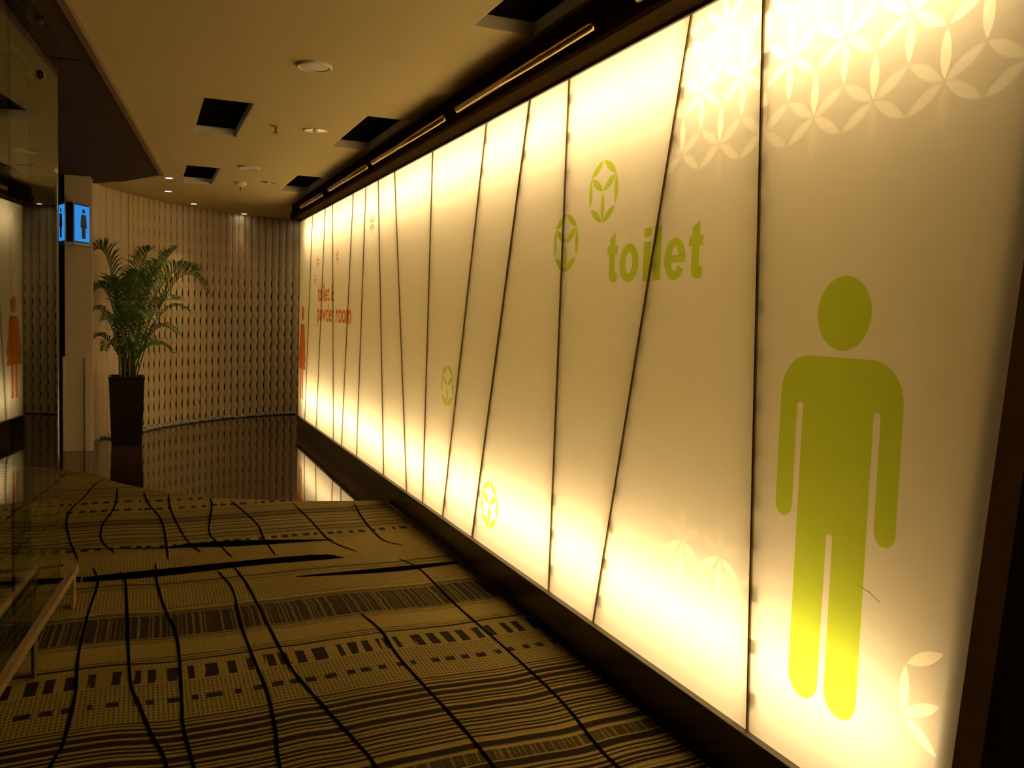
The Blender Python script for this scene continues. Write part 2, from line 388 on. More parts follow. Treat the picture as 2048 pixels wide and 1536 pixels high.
# ceiling with recessed fittings cut out
TROFFERS = [(0.345, 6.02), (0.365, 8.93), (1.365, 2.68), (1.37, 6.0), (1.375, 8.95)]
TW, TL, TD = 0.31, 1.25, 0.06
xs = sorted({-2.6, 4.6} | {a for t in TROFFERS for a in (t[0], t[0] + TW)})
ys = sorted({-3.0, 15.0} | {a for t in TROFFERS for a in (t[1], t[1] + TL)})
bm = bmesh.new()
for i in range(len(xs) - 1):
    for j in range(len(ys) - 1):
        cx, cy = (xs[i] + xs[i + 1]) / 2, (ys[j] + ys[j + 1]) / 2
        if any(t[0] < cx < t[0] + TW and t[1] < cy < t[1] + TL for t in TROFFERS): continue
        box(bm, xs[i], xs[i + 1], ys[j], ys[j + 1], CEIL, CEIL + 0.2)
ceiling = tag(obj('ceiling', bm, M['ceiling']), 'cream painted corridor ceiling', kind='structure')
# dark soffit over the shop side, three boards with open joints
SA, SB = Vector((-0.30, 4.44)), Vector((0.18, 9.55))
sd = (SB - SA).normalized()
def sof(y): return SA + sd * ((y - SA.y) / sd.y)
SZ = CEIL - 0.03
cuts = [-3.0, 2.2, 5.35, 6.72]
for a, c in zip(cuts, cuts[1:]):
    p, q = sof(a + 0.012), sof(c)
    bm = bmesh.new(); prism(bm, [(-2.5, a + 0.012), (p.x - .03, p.y), (q.x - .03, q.y), (-2.5, c - 0.35)], SZ, CEIL - 0.002); obj('soffit_board', bm, M['soffit'], ceiling)
p = sof(6.732)
bm = bmesh.new(); prism(bm, [(-2.5, 6.38), (p.x - .03, p.y), (SB.x - .03, SB.y), (-0.17, 10.22), (-0.50, 10.62), (-2.5, 10.9)], SZ, CEIL - 0.002); obj('soffit_board', bm, M['soffit'], ceiling)
bm = bmesh.new(); p = sof(-3.0)
prism(bm, [(p.x - .03, p.y), (p.x + .005, p.y), (SB.x + .005, SB.y), (SB.x - .03, SB.y)], SZ - 0.005, CEIL - 0.001); obj('soffit_trim', bm, M['soffit_trim'], ceiling)

# walls
bm = bmesh.new()
box(bm, 2.25, 2.40, -3.0, Y_FAR, 0, CEIL)                      # back of the light box
box(bm, WX + 0.012, 2.25, -3.0, 1.05, 0.0, CEIL)               # solid wall near the camera
box(bm, WX + 0.05, 2.25, Y_FAR - 0.04, Y_FAR, 0.0, CEIL)       # far end of the light box
wall_right = tag(obj('wall_right', bm, M['boxwhite']), 'dark end of the backlit wall beside the camera', kind='structure')
wall_right.data.materials.append(M['darkwall'])
for p_ in wall_right.data.polygons:
    if all(wall_right.data.vertices[v].co.y < 1.06 for v in p_.vertices): p_.material_index = 1
bm = bmesh.new()
box(bm, -2.62, -2.5, -3.0, 10.9, 0, CEIL); box(bm, -2.5, -0.74, 10.35, 10.5, 0, CEIL)
tag(obj('wall_left', bm, M['darkwall']), 'dark wall inside the glazed unit', kind='structure')
bm = bmesh.new()
box(bm, WX, WX + 0.05, Y_NEAR - 0.3, Y_FAR, 0.0, GZ0 - 0.008); box(bm, WX + 0.05, 2.25, Y_NEAR - 0.3, Y_FAR, GZ0 - 0.03, GZ0 - 0.012)
base_right = tag(obj('baseboard_right', bm, M['plinth']), 'dark brown plinth under the backlit glass', kind='structure')
bm = bmesh.new(); box(bm, WX - 0.028, WX + 0.01, Y_NEAR - 0.1, Y_FAR, GZ0 - 0.008, GZ0); obj('edge_trim', bm, M['edge'], base_right)
# header above the glass: box fascia with a swelling rail in polished lengths
bm = bmesh.new()
wall_prof = [(WX, GZ1 + 0.004), (WX - 0.105, GZ1 + 0.012), (WX - 0.118, GZ1 + 0.025), (WX - 0.118, GZ1 + 0.10), (WX - 0.10, GZ1 + 0.115), (WX - 0.10, CEIL), (WX + 0.45, CEIL), (WX + 0.45, GZ1 + 0.004)]
va = [bm.verts.new((x, 0.9, z)) for x, z in wall_prof]; vb = [bm.verts.new((x, Y_FAR, z)) for x, z in wall_prof]
bm.faces.new(va); bm.faces.new(vb[::-1])
for i in range(len(va)): bm.faces.new((va[i], va[(i + 1) % len(va)], vb[(i + 1) % len(va)], vb[i]))
header = tag(obj('trim_1', bm, M['header']), 'dark bronze header above the backlit glass', kind='structure')
bm = bmesh.new(); box(bm, WX - 0.012, WX + 0.004, Y_NEAR - 0.1, Y_FAR, GZ1 - 0.010, GZ1 + 0.006); obj('edge_trim', bm, M['edge'], header)
for a, c in ((1.2, 2.95), (3.30, 4.98), (5.22, 7.04), (7.24, 8.82), (9.20, 10.5)):
    bm = bmesh.new()
    tube(bm, [(WX - 0.140, a, 2.672), (WX - 0.140, c, 2.672)], 0.019, 14); obj('rail_length', bm, M['pipe'], header, True)

# curved back wall
ARC = catmull([(-.66, 10.12), (-.55, 10.6), (-.37, 11.15), (-.06, 11.72), (.35, 12.28), (.95, 12.82), (1.5, 13.15), (2.1, 13.35), (3.0, 13.5), (4.4, 13.5)], 24)
ARC = [Vector((p[0], p[1], 0)) for p in ARC]
cum = [0.0]
for a, c in zip(ARC, ARC[1:]): cum.append(cum[-1] + (c - a).length)
def arc(s):
    for i in range(len(cum) - 1):
        if s <= cum[i + 1] or i == len(cum) - 2:
            t = (s - cum[i]) / (cum[i + 1] - cum[i]); p = ARC[i].lerp(ARC[i + 1], t)
            d = (ARC[i + 1] - ARC[i]).normalized(); return p, d
bm = bmesh.new()
off = 0.045
ring = []
for i, p in enumerate(ARC):
    d = (ARC[min(i + 1, len(ARC) - 1)] - ARC[max(i - 1, 0)]).normalized(); nrm = Vector((-d.y, d.x, 0))     # away from the room
    a_, b_ = p + nrm * off, p + nrm * (off + 0.12)
    ring.append([bm.verts.new((a_.x, a_.y, 0)), bm.verts.new((a_.x, a_.y, CEIL)), bm.verts.new((b_.x, b_.y, CEIL)), bm.verts.new((b_.x, b_.y, 0))])
for a, c in zip(ring, ring[1:]):
    for k in range(4): bm.faces.new((a[k], a[(k + 1) % 4], c[(k + 1) % 4], c[k]))
wall_back = tag(obj('wall_back', bm, M['backing'], smooth=False), 'curved feature wall of carved vertical slats', kind='structure')

# one carved slat: swelling, twisting strip with slanted notches between neighbours
SW = 0.105; PER = 0.18
def smooth01(a, b, v): t = min(1, max(0, (v - a) / (b - a))); return t * t * (3 - 2 * t)
def slat_mesh():
    vs, fs = [], []; nz, nu = 186, 7
    for j in range(nz + 1):
        z = 0.02 + (CEIL - 0.02) * j / nz
        ph = (z / PER) % 1.0
        amp = 0.25 + 0.75 * (1 - smooth01(1.55, 2.25, z))
        def notch(c, hw):
            d = abs(ph - c) / hw
            return max(0.0, 1 - d * d)
        cr_ = 0.011 * amp * notch(0.36, 0.26); cl_ = 0.009 * amp * notch(0.62, 0.24)
        x0, x1 = 0.0015 + cl_, SW - 0.0015 - cr_
        for i in range(nu + 1):
            u = i / nu; x = x0 + (x1 - x0) * u
            bulge = 0.020 * math.sin(PI * u) ** 0.8 if 0 < u < 1 else 0.0
            tw = 0.006 * amp * math.sin(2 * PI * ph) * (u - 0.5) * 2
            vs.append((x - SW / 2, -(0.006 + bulge) + tw, z))
    for j in range(nz):
        for i in range(nu):
            a = j * (nu + 1) + i; fs.append((a, a + 1, a + nu + 2, a + nu + 1))
    return vs, fs
def smooth_mesh():
    vs, fs = [], []; w = 0.15; nu = 8
    for z in (0.0, CEIL):
        for i in range(nu + 1):
            u = i / nu; vs.append(((u - 0.5) * w, -0.006 - 0.022 * math.sin(PI * u), z))
    for i in range(nu): fs.append((i, i + 1, nu + 2 + i, nu + 1 + i))
    return vs, fs
def mk(name, vf, mat):
    me = bpy.data.meshes.new(name); me.from_pydata(vf[0], [], vf[1]); me.materials.append(mat)
    for p in me.polygons: p.use_smooth = True
    me.update(); return me
slat_me = mk('carved_slat', slat_mesh(), M['slat']); pale_me = mk('wall_panel', smooth_mesh(), M['paleslat'])
s = 0.42
while s < cum[-1] - 1.2:
    p, d = arc(s)
    pale = p.x < -0.14
    o = bpy.data.objects.new('wall_panel' if pale else 'carved_slat', pale_me if pale else slat_me); COL.objects.link(o); o.parent = wall_back
    q = p + Vector((-d.y, d.x, 0)) * 0.03
    o.location = (q.x, q.y, 0); o.rotation_euler = (0, 0, math.atan2(d.y, d.x))
    s += 0.153 if pale else SW
    if pale and arc(s)[0].x >= -0.14: s -= 0.02

# ------------------------------------------------------------------ backlit glass wall
SEAMS = [  # u at the top edge, u at the bottom edge (u = -y), near end first
 (-1.409, -1.594), (-2.402, -2.290), (-2.804, -3.364), (-3.798, -3.825), (-4.246, -4.909), (-4.867, -5.477), (-5.897, -5.928),
 (-6.893, -6.339), (-7.419, -7.025), (-7.862, -8.028), (-8.374, -8.699), (-9.357, -9.110), (-9.759, -10.089), (-10.541, -10.863), (-11.445, -11.40)]
def seam_u(i, z): a, b_ = SEAMS[i]; return b_ + (a - b_) * (z - GZ0) / (GZ1 - GZ0)
light_wall = tag(empty('backlit_glass_wall', (WX, 0, 0)), 'long backlit frosted glass wall with slanted seams and restroom signs', 'light wall')
light_wall.location = (0, 0, 0)
EL, EU, U0, Z0 = 0.132, 0.1155, -1.563, 2.171
def lens(p, q, k=0.94, n=7):
    p, q = Vector(p), Vector(q); c = (p + q) / 2; h = (q - p) / 2 * k; nn = Vector((-h.y, h.x)) / h.length
    r = (2 * h.length); pts = []
    for sgn in (1, -1):
        for i in range(n):
            t = -1 + 2 * i / n
            y = math.sqrt(r * r - (t * h.length) ** 2) - r * math.cos(PI / 6)
            pts.append(c + h * t * sgn + nn * y * sgn * -1)
    return pts
def lattice(fn):
    out = []
    for k in range(-2, 45):
        for m in range(-45, 12):
            if (k + 2 * m) % 3 != 2: continue
            for dk, dm in ((0, 1), (0, -1), (1, 0), (1, -1), (-1, 0), (-1, 1)):
                P = (U0 - EU * k, Z0 + EL * (m + k / 2)); Q = (U0 - EU * (k + dk), Z0 + EL * (m + dm + (k + dk) / 2))
                mid = ((P[0] + Q[0]) / 2, (P[1] + Q[1]) / 2)
                if fn(mid, P, Q): out.append(lens(P, Q))
    return out
def inside(pt, i, pad=0.0):
    return seam_u(i + 1, pt[1]) - pad < pt[0] < seam_u(i, pt[1]) + pad and GZ0 < pt[1] < GZ1
def panel(i):
    z0, z1 = GZ0, GZ1
    gap = 0.004
    quad = [Vector((seam_u(i + 1, z0) + gap, z0)), Vector((seam_u(i, z0) - gap, z0)), Vector((seam_u(i, z1) - gap, z1)), Vector((seam_u(i + 1, z1) + gap, z1))]
    if i == 0: quad[1].x += 0.06; quad[2].x += 0.06
    clear, faint = [], []
    if i == 0:
        clear = lattice(lambda c, P, Q: inside(c, 0, 0.03) and (c[1] > 1.99 + 0.10 * max(0, (-1.66 - c[0])) + (0.06 if c[0] > -1.6 else 0)))
        clear += lattice(lambda c, P, Q: -1.70 < c[0] < -1.575 and 0.47 < c[1] < 0.70 and not (c[0] > -1.6 and abs(P[0] - Q[0]) < 0.01) and min(P[0], Q[0]) > -1.72)
    elif i == 1:
        clear = lattice(lambda c, P, Q: inside(c, 1, 0.03) and (c[1] > 2.03 or (0.60 < c[1] < 0.80 and c[0] > -2.80)))
    elif i in (2, 3, 4):
        lo, hi = ((0.75, 2.2), (0.65, 2.1), (0.8, 1.9))[i - 2]
        faint = lattice(lambda c, P, Q: inside(c, i, 0.03) and lo < c[1] < hi)
    verts = list(quad); faces = [[0, 1, 2, 3]]
    ids = {0: 0}
    for k, poly in enumerate(clear + faint):
        b0 = len(verts); verts += poly; faces.append(list(range(b0, b0 + len(poly))))
    V, E_, Fc, ov, oe, of = delaunay_2d_cdt(verts, [], faces, 1, 1e-6, True)
    groups = {}
    for f, o in zip(Fc, of):
        if 0 not in o: continue
        hits = [x for x in o if x > 0]
        key = 'pane' if not hits else (('petal', hits[0]) if hits[0] <= len(clear) else 'faint')
        groups.setdefault(key, []).append(f)
    def mesh(name, fl, mat, parent):
        used = {}; vs = []; fs = []
        for f in fl:
            q = []
            for v in f:
                if v not in used: used[v] = len(vs); vs.append((WX, -V[v].x, V[v].y))
                q.append(used[v])
            fs.append(q)
        return pydata(name, vs, fs, mat, parent)
    pane = mesh('glass_panel', groups['pane'], M['frost'], light_wall)
    if 'faint' in groups: tag(mesh('petal_pattern', groups['faint'], M['faint'], pane), kind='stuff')
    for key in groups:
        if isinstance(key, tuple):
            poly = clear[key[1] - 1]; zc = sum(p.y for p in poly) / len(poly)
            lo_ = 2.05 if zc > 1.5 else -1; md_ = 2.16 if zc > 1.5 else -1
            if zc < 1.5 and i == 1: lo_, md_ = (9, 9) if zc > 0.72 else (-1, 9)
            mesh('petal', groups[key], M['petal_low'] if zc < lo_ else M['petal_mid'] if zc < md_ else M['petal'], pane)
    return pane
PANES = [panel(i) for i in range(len(SEAMS) - 1)]
# mullions: slim bronze cover strip in front, wider backing strip and clips inside the box
for i in range(len(SEAMS)):
    w = {0: 0.0, 4: 0.014}.get(i, 0.0075 if i < 4 else 0.009)
    if i == 0: continue
    a, b_ = SEAMS[i]
    bm = bmesh.new(); wall_prism(bm, [(b_ - w / 2, GZ0), (b_ + w / 2, GZ0), (a + w / 2, GZ1), (a - w / 2, GZ1)], WX - 0.006, WX + 0.004)
    mu = obj('mullion', bm, M['mullion'], light_wall)
    bm = bmesh.new(); h = 0.014
    wall_prism(bm, [(b_ - h, GZ0), (b_ + h, GZ0), (a + h, GZ1), (a - h, GZ1)], WX + 0.026, WX + 0.05); obj('backing_strip', bm, M['strip'], mu)
    if i < 6:
        for k in range(15):
            z = GZ0 + 0.12 + k * 0.155; u = seam_u(i, z)
            bm = bmesh.new(); wall_prism(bm, [(u + 0.018, z - 0.02), (u + 0.034, z - 0.02), (u + 0.034, z + 0.02), (u + 0.018, z + 0.02)], WX + 0.014, WX + 0.03); obj('clip', bm, M['strip'], mu)
# near end of the light box: slanted closing board and bronze end post
a, b_ = SEAMS[0]
bm = bmesh.new(); wall_prism(bm, [(b_ - 0.01, GZ0), (b_ + 0.03, GZ0), (a + 0.03, GZ1), (a - 0.01, GZ1)], WX + 0.03, 2.25); obj('closing_board', bm, M['strip'], light_wall)
bm = bmesh.new(); wall_prism(bm, [(b_ + 0.056, GZ0), (b_ + 0.13, GZ0), (a + 0.13, GZ1), (a + 0.056, GZ1)], WX - 0.004, WX + 0.05); obj('end_post', bm, M['end'], light_wall)
bm = bmesh.new(); wall_prism(bm, [(b_ + 0.13, 0.0), (-0.9, 0.0), (-0.9, GZ1), (a + 0.13, GZ1), (b_ + 0.13, GZ0)], WX - 0.004, WX + 0.05); obj('end_panel', bm, M['darkwall'], light_wall)

# vinyl signs on the glass
FX = WX - 0.0025
def film(name, polys, mat, parent, label=None):
    """polys: list of (u, z) outlines, each filled"""
    bm = bmesh.new()
    for P in polys:
        vs = [bm.verts.new((FX, -p[0], p[1])) for p in P]; bm.faces.new(vs).normal_update()
    bmesh.ops.triangulate(bm, faces=bm.faces[:])
    o = obj(name, bm, mat, parent)
    if label: o['label'] = label
    return o
def ring_faces(outer, inner): n = len(outer); return [[outer[i], outer[(i + 1) % n], inner[(i + 1) % n], inner[i]] for i in range(n)]
def arcpts(c, r, a0, a1, n=10, ry=None):
    ry = ry or r
    return [(c[0] + r * math.cos(math.radians(a0 + (a1 - a0) * i / n)), c[1] + ry * math.sin(math.radians(a0 + (a1 - a0) * i / n))) for i in range(n + 1)]
# green man
mc = -1.975
man = film('man_pictogram', [arcpts((mc + 0.006, 1.540), 0.104, 0, 360, 40)[:-1]], M['green'], PANES[0], 'green pictogram of a standing man')
bd = []
bd += arcpts((mc - 0.239 + 0.115, 1.417 - 0.115), 0.115, 180, 90, 10) + arcpts((mc + 0.239 - 0.115, 1.417 - 0.115), 0.115, 90, 0, 10)
aw = 0.076
bd += arcpts((mc + 0.239 - aw / 2, 0.966), aw / 2, 0, -180, 8)
bd += [(mc + 0.239 - aw, 1.268)] + arcpts((mc + 0.151, 1.268), 0.012, 0, 180, 4) + [(mc + 0.139, 1.268)]
bd += arcpts((mc + 0.139 - 0.063, 0.475), 0.063, 0, -180, 8)
bd += [(mc + 0.012, 0.905)] + arcpts((mc, 0.905), 0.012, 0, 180, 4)
bd += arcpts((mc - 0.139 + 0.063, 0.475), 0.063, 0, -180, 8)
bd += [(mc - 0.139, 1.268)] + arcpts((mc - 0.151, 1.268), 0.012, 0, 180, 4)
bd += arcpts((mc - 0.239 + aw / 2, 0.966), aw / 2, 0, -180, 8)
out = []
for p in bd:
    if not out or (abs(p[0] - out[-1][0]) + abs(p[1] - out[-1][1])) > 1e-4: out.append(p)
bm = bmesh.new()
bm.from_mesh(man.data); vs = [bm.verts.new((FX, -p[0], p[1])) for p in out]; f_ = bm.faces.new(vs); f_.normal_update(); bmesh.ops.triangulate(bm, faces=[f_]); bm.to_mesh(man.data); bm.free()
# orange woman on the far panel
wc = -11.13
wo = [arcpts((wc + 0.02, 1.465), 0.095, 0, 360, 24)[:-1],
      [(wc - 0.12, 1.34), (wc + 0.15, 1.34), (wc + 0.26, 0.90), (wc + 0.20, 0.885), (wc + 0.115, 1.18), (wc + 0.25, 0.79), (wc - 0.24, 0.79), (wc - 0.10, 1.18), (wc - 0.19, 0.885), (wc - 0.25, 0.90)],
      [(wc - 0.10, 0.79), (wc - 0.02, 0.79), (wc - 0.02, 0.42), (wc - 0.10, 0.42)], [(wc + 0.03, 0.79), (wc + 0.11, 0.79), (wc + 0.11, 0.42), (wc + 0.03, 0.42)]]
film('woman_pictogram', wo, M['orange'], PANES[13], 'orange pictogram of a woman in a dress')
# cube-in-circle flower marks
def cube_mark(c, r):
    v = [(c[0] + r * math.cos(math.radians(a)), c[1] + r * math.sin(math.radians(a))) for a in (90, 150, 210, 270, 330, 30)]
    L_ = [(v[k], v[(k + 1) % 6]) for k in range(6)] + [(c, v[1]), (c, v[5]), (c, v[3])]
    return [lens(p, q, 0.97) for p, q in L_]
def star_mark(c, r):
    return [lens((c[0] + 0.06 * r * math.cos(math.radians(a)), c[1] + 0.06 * r * math.sin(math.radians(a))), (c[0] + r * math.cos(math.radians(a)), c[1] + r * math.sin(math.radians(a))), 0.97) for a in (90, 150, 210, 270, 330, 30)]
for c, pi_, lb in (((-3.426, 2.042), 2, 'upper green cube flower mark'), ((-3.775, 1.848), 2, 'green cube flower mark crossing a seam'), ((-5.455, 1.052), 5, 'green cube flower mark at mid height'), ((-4.648, 0.450), 3, 'green cube flower mark near the plinth')):
    film('flower_mark', cube_mark(c, 0.131), M['green'], PANES[pi_], lb)
for c, r, pi_ in (((-7.597, 2.255), 0.10, 8), ((-9.068, 2.052), 0.085, 10), ((-10.156, 2.044), 0.085, 12), ((-10.298, 1.871), 0.08, 12)):
    film('flower_mark', star_mark(c, r), M['orange'], PANES[pi_], 'orange six petal flower mark')
# green word "toilet", cut letter by letter
BL, XH, AS, SWD = 1.657, 1.807, 1.861, 0.052
def rect(u0, u1, z0, z1): return [(u0, z0), (u1, z0), (u1, z1), (u0, z1)]
def let_t(u0, u1):
    m0 = u0 + 0.020; m1 = m0 + SWD - 0.004
    return [[(m0, BL + 0.03), (m0 + 0.008, BL + 0.009), (m0 + 0.028, BL), (u1 - 0.01, BL - 0.001), (u1 + 0.002, BL + 0.004), (u1 + 0.002, BL + 0.038), (m1 + 0.006, BL + 0.040), (m1, BL + 0.048), (m1, XH - 0.037), (u1 + 0.001, XH - 0.037), (u1 + 0.001, XH), (m1, XH), (m1, AS), (m0, AS - 0.022), (m0, XH), (u0, XH), (u0, XH - 0.037), (m0, XH - 0.037)]]
def let_o(u0, u1):
    c = ((u0 + u1) / 2, (BL + XH) / 2); rx = (u1 - u0) / 2; rz = (XH - BL) / 2 + 0.003
    return ring_faces(arcpts(c, rx, 0, 360, 32, rz)[:-1], arcpts(c, rx - 0.050, 0, 360, 32, rz - 0.036)[:-1])
def let_e(u0, u1):
    c = ((u0 + u1) / 2, (BL + XH) / 2); rx = (u1 - u0) / 2; rz = (XH - BL) / 2 + 0.003
    A0, A1 = -8, -318
    o_ = arcpts(c, rx, 8, 328, 32, rz); i_ = arcpts(c, rx - 0.048, 8, 328, 32, rz - 0.034)
    return [[o_[k], o_[k + 1], i_[k + 1], i_[k]] for k in range(32)] + [rect(c[0] - rx + 0.046, c[0] + rx, c[1] - 0.014, c[1] + 0.013)]
WORD = [('t', let_t(-3.367, -3.279)), ('o', let_o(-3.258, -3.106)), ('i', [rect(-3.069, -3.017, BL, XH), rect(-3.069, -3.017, XH + 0.018, AS)]), ('l', [rect(-2.994, -2.941, BL, AS)]), ('e', let_e(-2.918, -2.774)), ('t', let_t(-2.757, -2.669))]
for ch, polys in WORD: film('letter', polys, M['green'], light_wall, 'green letter ' + ch + ' of the word toilet')
# orange two-line sign on the far panels
def font_mesh(txt, u0, u1, z0, zh, label):
    cu = bpy.data.curves.new('text', 'FONT'); cu.body = txt; cu.size = 1.0; cu.offset = 0.022; cu.resolution_u = 3
    to = bpy.data.objects.new('text', cu); COL.objects.link(to)
    dg = bpy.context.evaluated_depsgraph_get(); me = bpy.data.meshes.new_from_object(to.evaluated_get(dg))
    bpy.data.objects.remove(to); me.materials.clear()
    xs_ = [v.co.x for v in me.vertices]; x0, x1 = min(xs_), max(xs_)
    for v in me.vertices:
        u = u0 + (v.co.x - x0) / (x1 - x0) * (u1 - u0)
        v.co = (FX, -u, z0 + v.co.y * zh)
    o = link('lettering', me, M['orange'], light_wall); o['label'] = label
font_mesh('toilet', -10.124, -9.45, 1.61, 0.27, 'orange word toilet')
font_mesh('&', -9.36, -9.20, 1.61, 0.27, 'orange ampersand')
font_mesh('powder', -10.133, -9.20, 1.395, 0.27, 'orange word powder')
font_mesh('room', -9.09, -8.37, 1.395, 0.27, 'orange word room')
# scratch on the glass by the man's leg
s0, s1 = at(1722, 1172, 0, WX), at(1762, 1205, 0, WX)
bm = bmesh.new(); tube(bm, [(FX - 0.001, s0.y, s0.z), (FX - 0.001, (s0.y + s1.y) / 2, (s0.z + s1.z) / 2 + 0.004), (FX - 0.001, s1.y, s1.z)], 0.0008, 5); obj('scratch', bm, M['strip'], PANES[0])

# ------------------------------------------------------------------ ceiling fittings
def troffer(x, y, label):
    t = tag(empty('recessed_ceiling_trough', (x, y, CEIL)), label, 'ceiling fitting', 'recessed ceiling troughs')
    bm = bmesh.new(); e = 0.004
    i0 = 0.002; box(bm, i0, i0 + e, i0, TL - i0, 0, TD); box(bm, TW - i0 - e, TW - i0, i0, TL - i0, 0, TD); box(bm, i0 + e, TW - i0 - e, i0, i0 + e, 0, TD); box(bm, i0 + e, TW - i0 - e, TL - i0 - e, TL - i0, 0, TD)
    obj('housing', bm, M['white'], t)
    bm = bmesh.new(); box(bm, 0.002, TW - 0.002, 0.002, TL - 0.002, TD, TD + 0.006); obj('diffuser', bm, M['black'], t)
troffer(*TROFFERS[0], 'dark recessed ceiling trough between the soffit edge and the sprinkler head')
troffer(*TROFFERS[1], 'far dark recessed ceiling trough beside the tip of the dark soffit')
troffer(*TROFFERS[2], 'nearest dark recessed ceiling trough at the top edge by the header')
troffer(*TROFFERS[3], 'dark recessed ceiling trough by the header, middle one of its row')
troffer(*TROFFERS[4], 'farthest dark recessed ceiling trough by the header')
def speaker(x, y, r, label):
    t = tag(empty('ceiling_speaker', (x, y, CEIL)), label, 'speaker', 'round ceiling speakers')
    bm = bmesh.new(); lathe(bm, [(0, -0.002), (r * 0.84, -0.006), (r * 0.84, -0.012), (r * 0.93, -0.016), (r, -0.010), (r, 0)], n=32); obj('rim', bm, M['white'], t, True)
    bm = bmesh.new(); lathe(bm, [(0, -0.013), (r * 0.5, -0.012), (r * 0.82, -0.008)], n=32); obj('grille', bm, M['white'], t, True)
speaker(0.84, 4.94, 0.095, 'large round white ceiling speaker nearest the camera')
speaker(0.90, 8.71, 0.095, 'round white ceiling speaker farther down the corridor')
def downlight(x, y, r, label):
    t = tag(empty('recessed_downlight', (x, y, CEIL)), label, 'downlight', 'unlit chrome downlights')
    bm = bmesh.new(); lathe(bm, [(r * 0.88, -0.001), (r * 0.90, -0.006), (r, -0.007), (r, 0)], n=32); obj('ring', bm, M['white'], t, True)
    bm = bmesh.new(); lathe(bm, [(r * 0.88, -0.004), (r * 0.75, -0.0035), (r * 0.5, -0.0028), (0, -0.002)], n=32); obj('reflector', bm, M['chrome'], t, True)
    bm = bmesh.new(); lathe(bm, [(0, -0.012), (r * 0.22, -0.010), (r * 0.26, -0.002)], n=20); obj('lamp', bm, M['white'], t, True)
downlight(1.15, 6.68, 0.085, 'unlit round chrome downlight between the ceiling speakers')
downlight(1.19, 9.60, 0.085, 'far unlit round chrome downlight beside the smoke detector')
def sprinkler(x, y, label):
    t = tag(empty('sprinkler', (x, y, CEIL)), label, 'sprinkler')
    bm = bmesh.new(); lathe(bm, [(0.035, 0), (0.035, -0.004), (0.012, -0.008), (0, -0.008)], n=20); obj('plate', bm, M['steel'], t)
    bm = bmesh.new(); tube(bm, [(0, 0, -0.006), (0, 0, -0.045)], 0.007, 8); obj('nozzle', bm, M['steel_dark'], t)
    bm = bmesh.new(); lathe(bm, [(0, -0.045), (0.016, -0.046), (0.016, -0.049), (0, -0.049)], n=16); obj('deflector', bm, M['steel_dark'], t)
sprinkler(0.87, 6.67, 'small metal sprinkler head hanging from the ceiling')
t = tag(empty('smoke_detector', (0.93, 9.81, CEIL)), 'white smoke detector with a small stub on the ceiling', 'detector')
bm = bmesh.new(); lathe(bm, [(0, -0.045), (0.03, -0.045), (0.05, -0.03), (0.062, -0.018), (0.062, 0)], n=24); obj('body', bm, M['white'], t, True)
bm = bmesh.new(); tube(bm, [(0, 0, -0.04), (0, 0, -0.075)], 0.008, 8); obj('stub', bm, M['steel_dark'], t)
M['spotdisc'] = mat_emit('spotlight_lamp', (1.0, 0.86, 0.72), 14.0)
SPOTS = [((0.24, 9.89), 'small lit spotlight at the tip of the dark soffit', 70), ((0.26, 11.03), 'small lit spotlight over the pale end of the slat wall', 40), ((0.59, 12.14), 'small lit spotlight, third along the curved slat wall', 34), ((1.28, 12.94), 'small lit spotlight over the middle of the slat wall', 5), ((2.14, 13.18), 'small lit spotlight in the corner by the glass wall', 4)]
for (x, y), lb, pw in SPOTS:
    t = tag(empty('spotlight', (x, y, CEIL)), lb, 'spotlight', 'small spotlights along the curved wall')
    bm = bmesh.new(); lathe(bm, [(0.036, -0.003), (0.038, -0.008), (0.048, -0.008), (0.05, 0)], n=24); obj('ring', bm, M['white'], t, True)
    bm = bmesh.new(); lathe(bm, [(0, -0.004), (0.036, -0.004)], n=20); obj('lamp', bm, M['spotdisc'], t)
    ld = bpy.data.lights.new('spot_beam', 'SPOT'); ld.energy = pw; ld.color = (1.0, 0.72, 0.38); ld.spot_size = math.radians(58); ld.spot_blend = 1.0; ld.shadow_soft_size = 0.03
    lo = bpy.data.objects.new('spot_beam', ld); COL.objects.link(lo); lo.parent = t; lo.location = (0, 0, -0.02)

# unseen fill lamp added past the glass wall to brighten the right-hand slats
ld = bpy.data.lights.new('added_corner_fill', 'AREA'); ld.shape = 'DISK'; ld.size = 0.3; ld.energy = 14; ld.color = (1.0, 0.70, 0.36)
lo = bpy.data.objects.new('added_corner_fill', ld); COL.objects.link(lo); lo.location = (3.3, 12.2, 2.78)
# ------------------------------------------------------------------ shop glazing on the left
GE = Vector((-0.385, 5.0)); gd = Matrix.Rotation(-0.0045, 2) @ sd       # free edge and direction of the glazing
gn = Vector((gd.y, -gd.x))                               # towards the corridor
def g(t, o=0.0): p = GE + gd * t + gn * o; return p
def on_glass(px, py):
    r = RM @ Vector((px - 1024.0, -(py - 768.0), -F_PX)); n3 = Vector((gn.x, gn.y, 0)); P0 = Vector((GE.x, GE.y, 0))
    return CAM + r * ((P0 - CAM).dot(n3) / r.dot(n3))
glz = tag(empty('glass_partition', (GE.x, GE.y, 0)), 'frameless glass partition reflecting the backlit wall', 'glass partition')
def place(o):
    o.parent = glz; o.matrix_parent_inverse = Matrix.Translation((-GE.x, -GE.y, 0)); return o
def g_box(name, t0, t1, o0, o1, z0, z1, mat):
    bm = bmesh.new(); prism(bm, [g(t0, o0), g(t1, o0), g(t1, o1), g(t0, o1)], z0, z1); return place(obj(name, bm, mat))
g_box('glass_pane', -8.0, 0.0, -0.012, 0.0, 0.012, SZ - 0.002, M['glass'])
